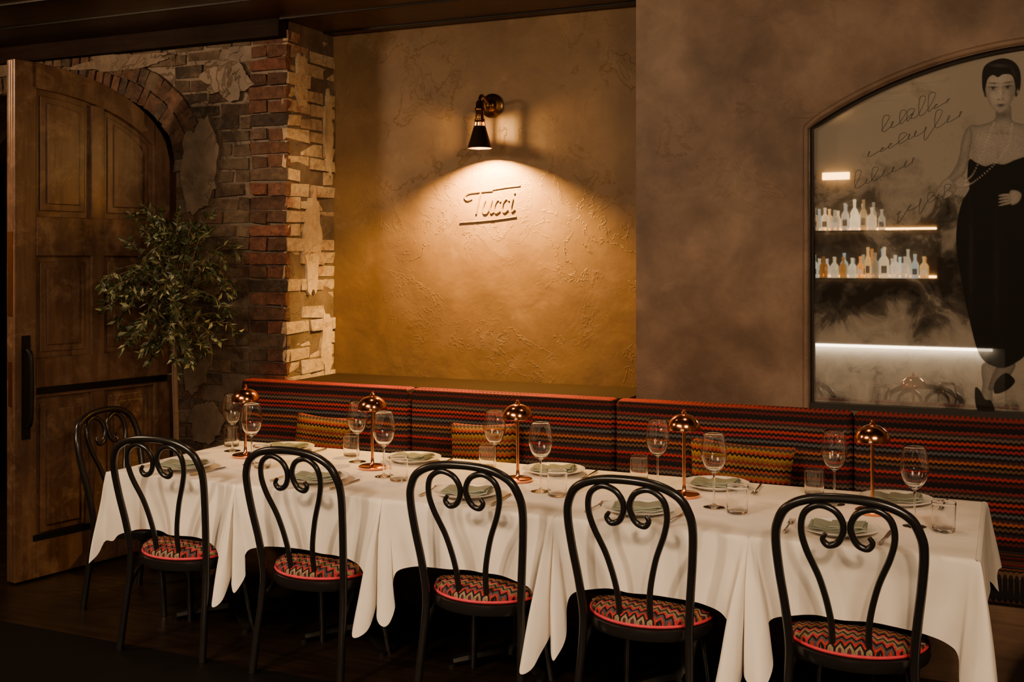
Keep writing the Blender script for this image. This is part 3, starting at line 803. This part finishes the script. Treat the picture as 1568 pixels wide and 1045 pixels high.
shp([(-17,32),(-13,12),(2,3),(24,3),(39,18),(41,44),(36,56),(34,38),(29,24),(16,22),(8,26),(0,22),(-8,28),(-12,44),(-15,46)],.012,.9)
blob(10,8,12,2.4,.07,.7,.1);blob(32,20,2,9,.05,.5,-.4);blob(38.5,50,1.5,3,.45,.7)
for pts in (((2,95),(-12,130),(-30,172),(-44,184)),((30,98),(24,130),(2,160),(-30,186),(-44,190))):
    for q in catmull(list(pts),9): blob(q[0],q[1],1.0,1.0,.5,.8)
ny_,nx_=XX.shape
vx=(-.070+XX*.0025).ravel();vz=(2.463-YY*.00275).ravel()
co_=np.stack([vx,np.full_like(vx,5.1194),vz],1)
idx=np.arange(ny_*nx_).reshape(ny_,nx_)
qf=np.stack([idx[:-1,:-1],idx[1:,:-1],idx[1:,1:],idx[:-1,1:]],-1).reshape(-1,4)
am=alpha.ravel();keep=(am[qf].max(1)>.001);qf=qf[keep]
me=bpy.data.meshes.new('printed_woman');me.from_pydata(co_.tolist(),[],qf.tolist());me.materials.append(M_mir)
ca=me.color_attributes.new('Print','FLOAT_COLOR','POINT')
tn=tone.ravel();rgba=np.stack([tn,tn*.90,tn*.78,am],1).astype(np.float32)
ca.data.foreach_set('color',rgba.ravel())
o=bpy.data.objects.new('printed_woman',me);SC.collection.objects.link(o);o.parent=art
bm=bmesh.new();bm.from_mesh(me);bmesh.ops.delete(bm,geom=[v for v in bm.verts if not v.link_faces],context='VERTS');bm.to_mesh(me);bm.free()
g=G()
hr=random.Random(21)
for ln,(u0,v0,n_) in enumerate(((-.56,2.17,9),(-.62,2.06,10),(-.66,1.93,7),(-.50,1.80,6))):
    pts=[];bx=u0
    for k in range(n_):
        big=hr.random()<.3
        hgt=hr.uniform(.012,.024)*(3.0 if big else 1)
        bx+=hr.uniform(.022,.050);bz=v0+(bx-u0)*.42
        bz=min(bz,arcz(min(abs(AX-bx),AH*.99))-.13)
        w_=hr.uniform(.008,.022)
        pts+=[(bx,bz),(bx+w_+(.02 if big else 0),bz+hgt),(bx+w_*.6,bz+hgt*1.02),(bx+w_*.4,bz-.003-(.035 if hr.random()<.2 else 0))]
    g.tube([(a,5.1185,c) for a,c in catmull(pts,5)],.0009,5,0)
g.build('handwriting_print',[simple('print_ink',(.01,.01,.01),.5)],parent=art)

# ------------------------------------------------------------------ bar behind the camera (seen in mirror)
bar=empty('back_bar')
M_bw=wood('bar_wood',(.06,.035,.02),(.12,.07,.04),'X')
g=G()
for z in(1.44,1.91): g.box((-1.25,-1.17,z-.008),(1.25,.24,.016))
for x in(-1.87,-.63): g.box((x,-1.18,1.75),(.024,.22,.95))
g.build('shelves',[M_bw],parent=bar,smooth=False)
g=G()
for z in(1.44,1.91): g.box((-1.25,-1.285,z+.015),(1.18,.008,.02))
g.box((-1.60,-1.24,2.46),(.26,.03,.07))
g.build('shelf_light_strip',[simple('shelf_led',(1,.8,.5),.5,emis=(1,.50,.14),es=22)],parent=bar,smooth=False)
g=G();g.box((-1.0,-.75,.42),(1.9,.35,.82))
for k in range(8): g.box((-1.83+k*.235,-.572,.40),(.012,.008,.74))
g.build('bar_counter',[simple('white_panel',(.75,.72,.66),.4)],parent=bar,smooth=False)
g=G();g.box((-1.0,-.72,.85),(1.98,.48,.04));g.build('counter_top',[simple('counter_stone',(.03,.03,.03),.2)],parent=bar,smooth=False)
g=G();g.box((-1.0,-.535,.815),(1.7,.03,.025));g.build('counter_light_strip',[simple('counter_led',(1,.9,.8),.5,emis=(1,.80,.55),es=22)],parent=bar,smooth=False)
g=G();br=random.Random(8)
cols=[(.8,.36,.07),(.8,.60,.34),(.75,.60,.42),(.8,.66,.42),(.6,.26,.05),(.50,.55,.48),(.8,.52,.20)]
for z,xe in((1.44,-.68),(1.91,-1.15)):
  for rowy,x in((-1.20,-1.83),(-1.11,-1.79)):
    while x<xe:
        r=br.uniform(.028,.044);h=br.uniform(.16,.26);c=br.choice(cols);k=br.uniform(.35,1.1);c=tuple(q*k for q in c)
        Mb=Matrix.Translation((x,rowy+br.uniform(-.01,.01),z+.0))
        g.lathe([(0.0001,0),(r,0),(r,h*.66),(r*.75,h*.76),(.013,h*.86),(.013,h*1.08),(.0155,h*1.08),(.0155,h*1.18),(0.0001,h*1.18)],14,0,M=Mb,col=(*c,1))
        if br.random()<.6: g.box((0,r*.98,h*.33),(r*1.2,.004,h*.28),0,(.5,.42,.3,1) if br.random()<.5 else (.06,.04,.03,1),M=Mb)
        x+=r*2+br.uniform(.004,.02)
m,N,L,b=base('bottle_glass_glow');at=N.new('ShaderNodeAttribute');at.attribute_name='Col';L.new(at.outputs['Color'],b.inputs['Base Color']);b.inputs['Roughness'].default_value=.08
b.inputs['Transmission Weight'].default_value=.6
L.new(at.outputs['Color'],b.inputs['Emission Color']);b.inputs['Emission Strength'].default_value=1.3  # bottles emit their own colour, standing in for backlight through the glass
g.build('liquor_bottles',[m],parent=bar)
g=G();g.box((0,0,0),(.30,.16,.12));o=g.build('ceiling_speaker',[M_iron],bevel=.012);o.location=(.12,4.98,2.80)
g=G();g.box((0,0,.08),(.03,.03,.08));g.build('bracket',[M_iron],parent=o)

# ------------------------------------------------------------------ lights
W1=(1,.64,.36)
W2=(1,.69,.42)
light('AREA','fill_light_left',(-3.0,.6,2.75),58,W2,shape='RECTANGLE',size=1.4,size_y=.4,target=(-2.4,3.7,.5))  # added frontal fill, no fixture; placed out of the mirror's view
light('AREA','fill_light_right',(1.3,.5,2.7),78,W2,shape='RECTANGLE',size=1.0,size_y=.4,target=(-.8,3.9,.5))  # second added fill from the camera side, no fixture
for k,(x,tx_,en) in enumerate(((-3.7,-3.3,250),(-2.7,-2.4,250),(-2.1,-1.45,270),(.6,-.5,250))):
    light('SPOT','table_fill_spot',(x,.5,2.60),en,W2,spot_size=math.radians(33),spot_blend=.9,shadow_soft_size=.12,target=(tx_,3.70,.38))  # added spots, no track: brighten cloth fronts, keep upper walls dim
light('AREA','fill_light_door',(-5.3,2.6,2.80),60,(1,.62,.33),shape='DISK',size=.5,target=(-4.4,4.6,1.3))  # unseen fill lamp added to brighten the door leaf
light('SPOT','downlight_bench',(-1.0,4.2,2.88),22,W1,spot_size=math.radians(90),spot_blend=.8,shadow_soft_size=.08,target=(-1.0,4.3,0))
light('SPOT','downlight_bench_left',(-2.7,4.2,2.88),22,W1,spot_size=math.radians(90),spot_blend=.8,shadow_soft_size=.08,target=(-2.7,4.3,0))
light('SPOT','downlight_brick',(-2.75,4.7,2.88),85,(1,.56,.20),spot_size=math.radians(50),spot_blend=.9,shadow_soft_size=.05,target=(-3.6,5.22,1.6))
w=bpy.data.worlds.new('world');SC.world=w;w.use_nodes=True
w.node_tree.nodes['Background'].inputs[0].default_value=(.02,.014,.01,1)

# ------------------------------------------------------------------ camera
cam=bpy.data.cameras.new('camera');co=bpy.data.objects.new('camera',cam);SC.collection.objects.link(co)
cam.sensor_width=36;cam.lens=1700/1568*36;cam.shift_y=-124.5/1568
co.location=(0,0,HC);co.rotation_euler=(math.pi/2,0,math.radians(24.2))
cam.clip_start=.05
SC.camera=co
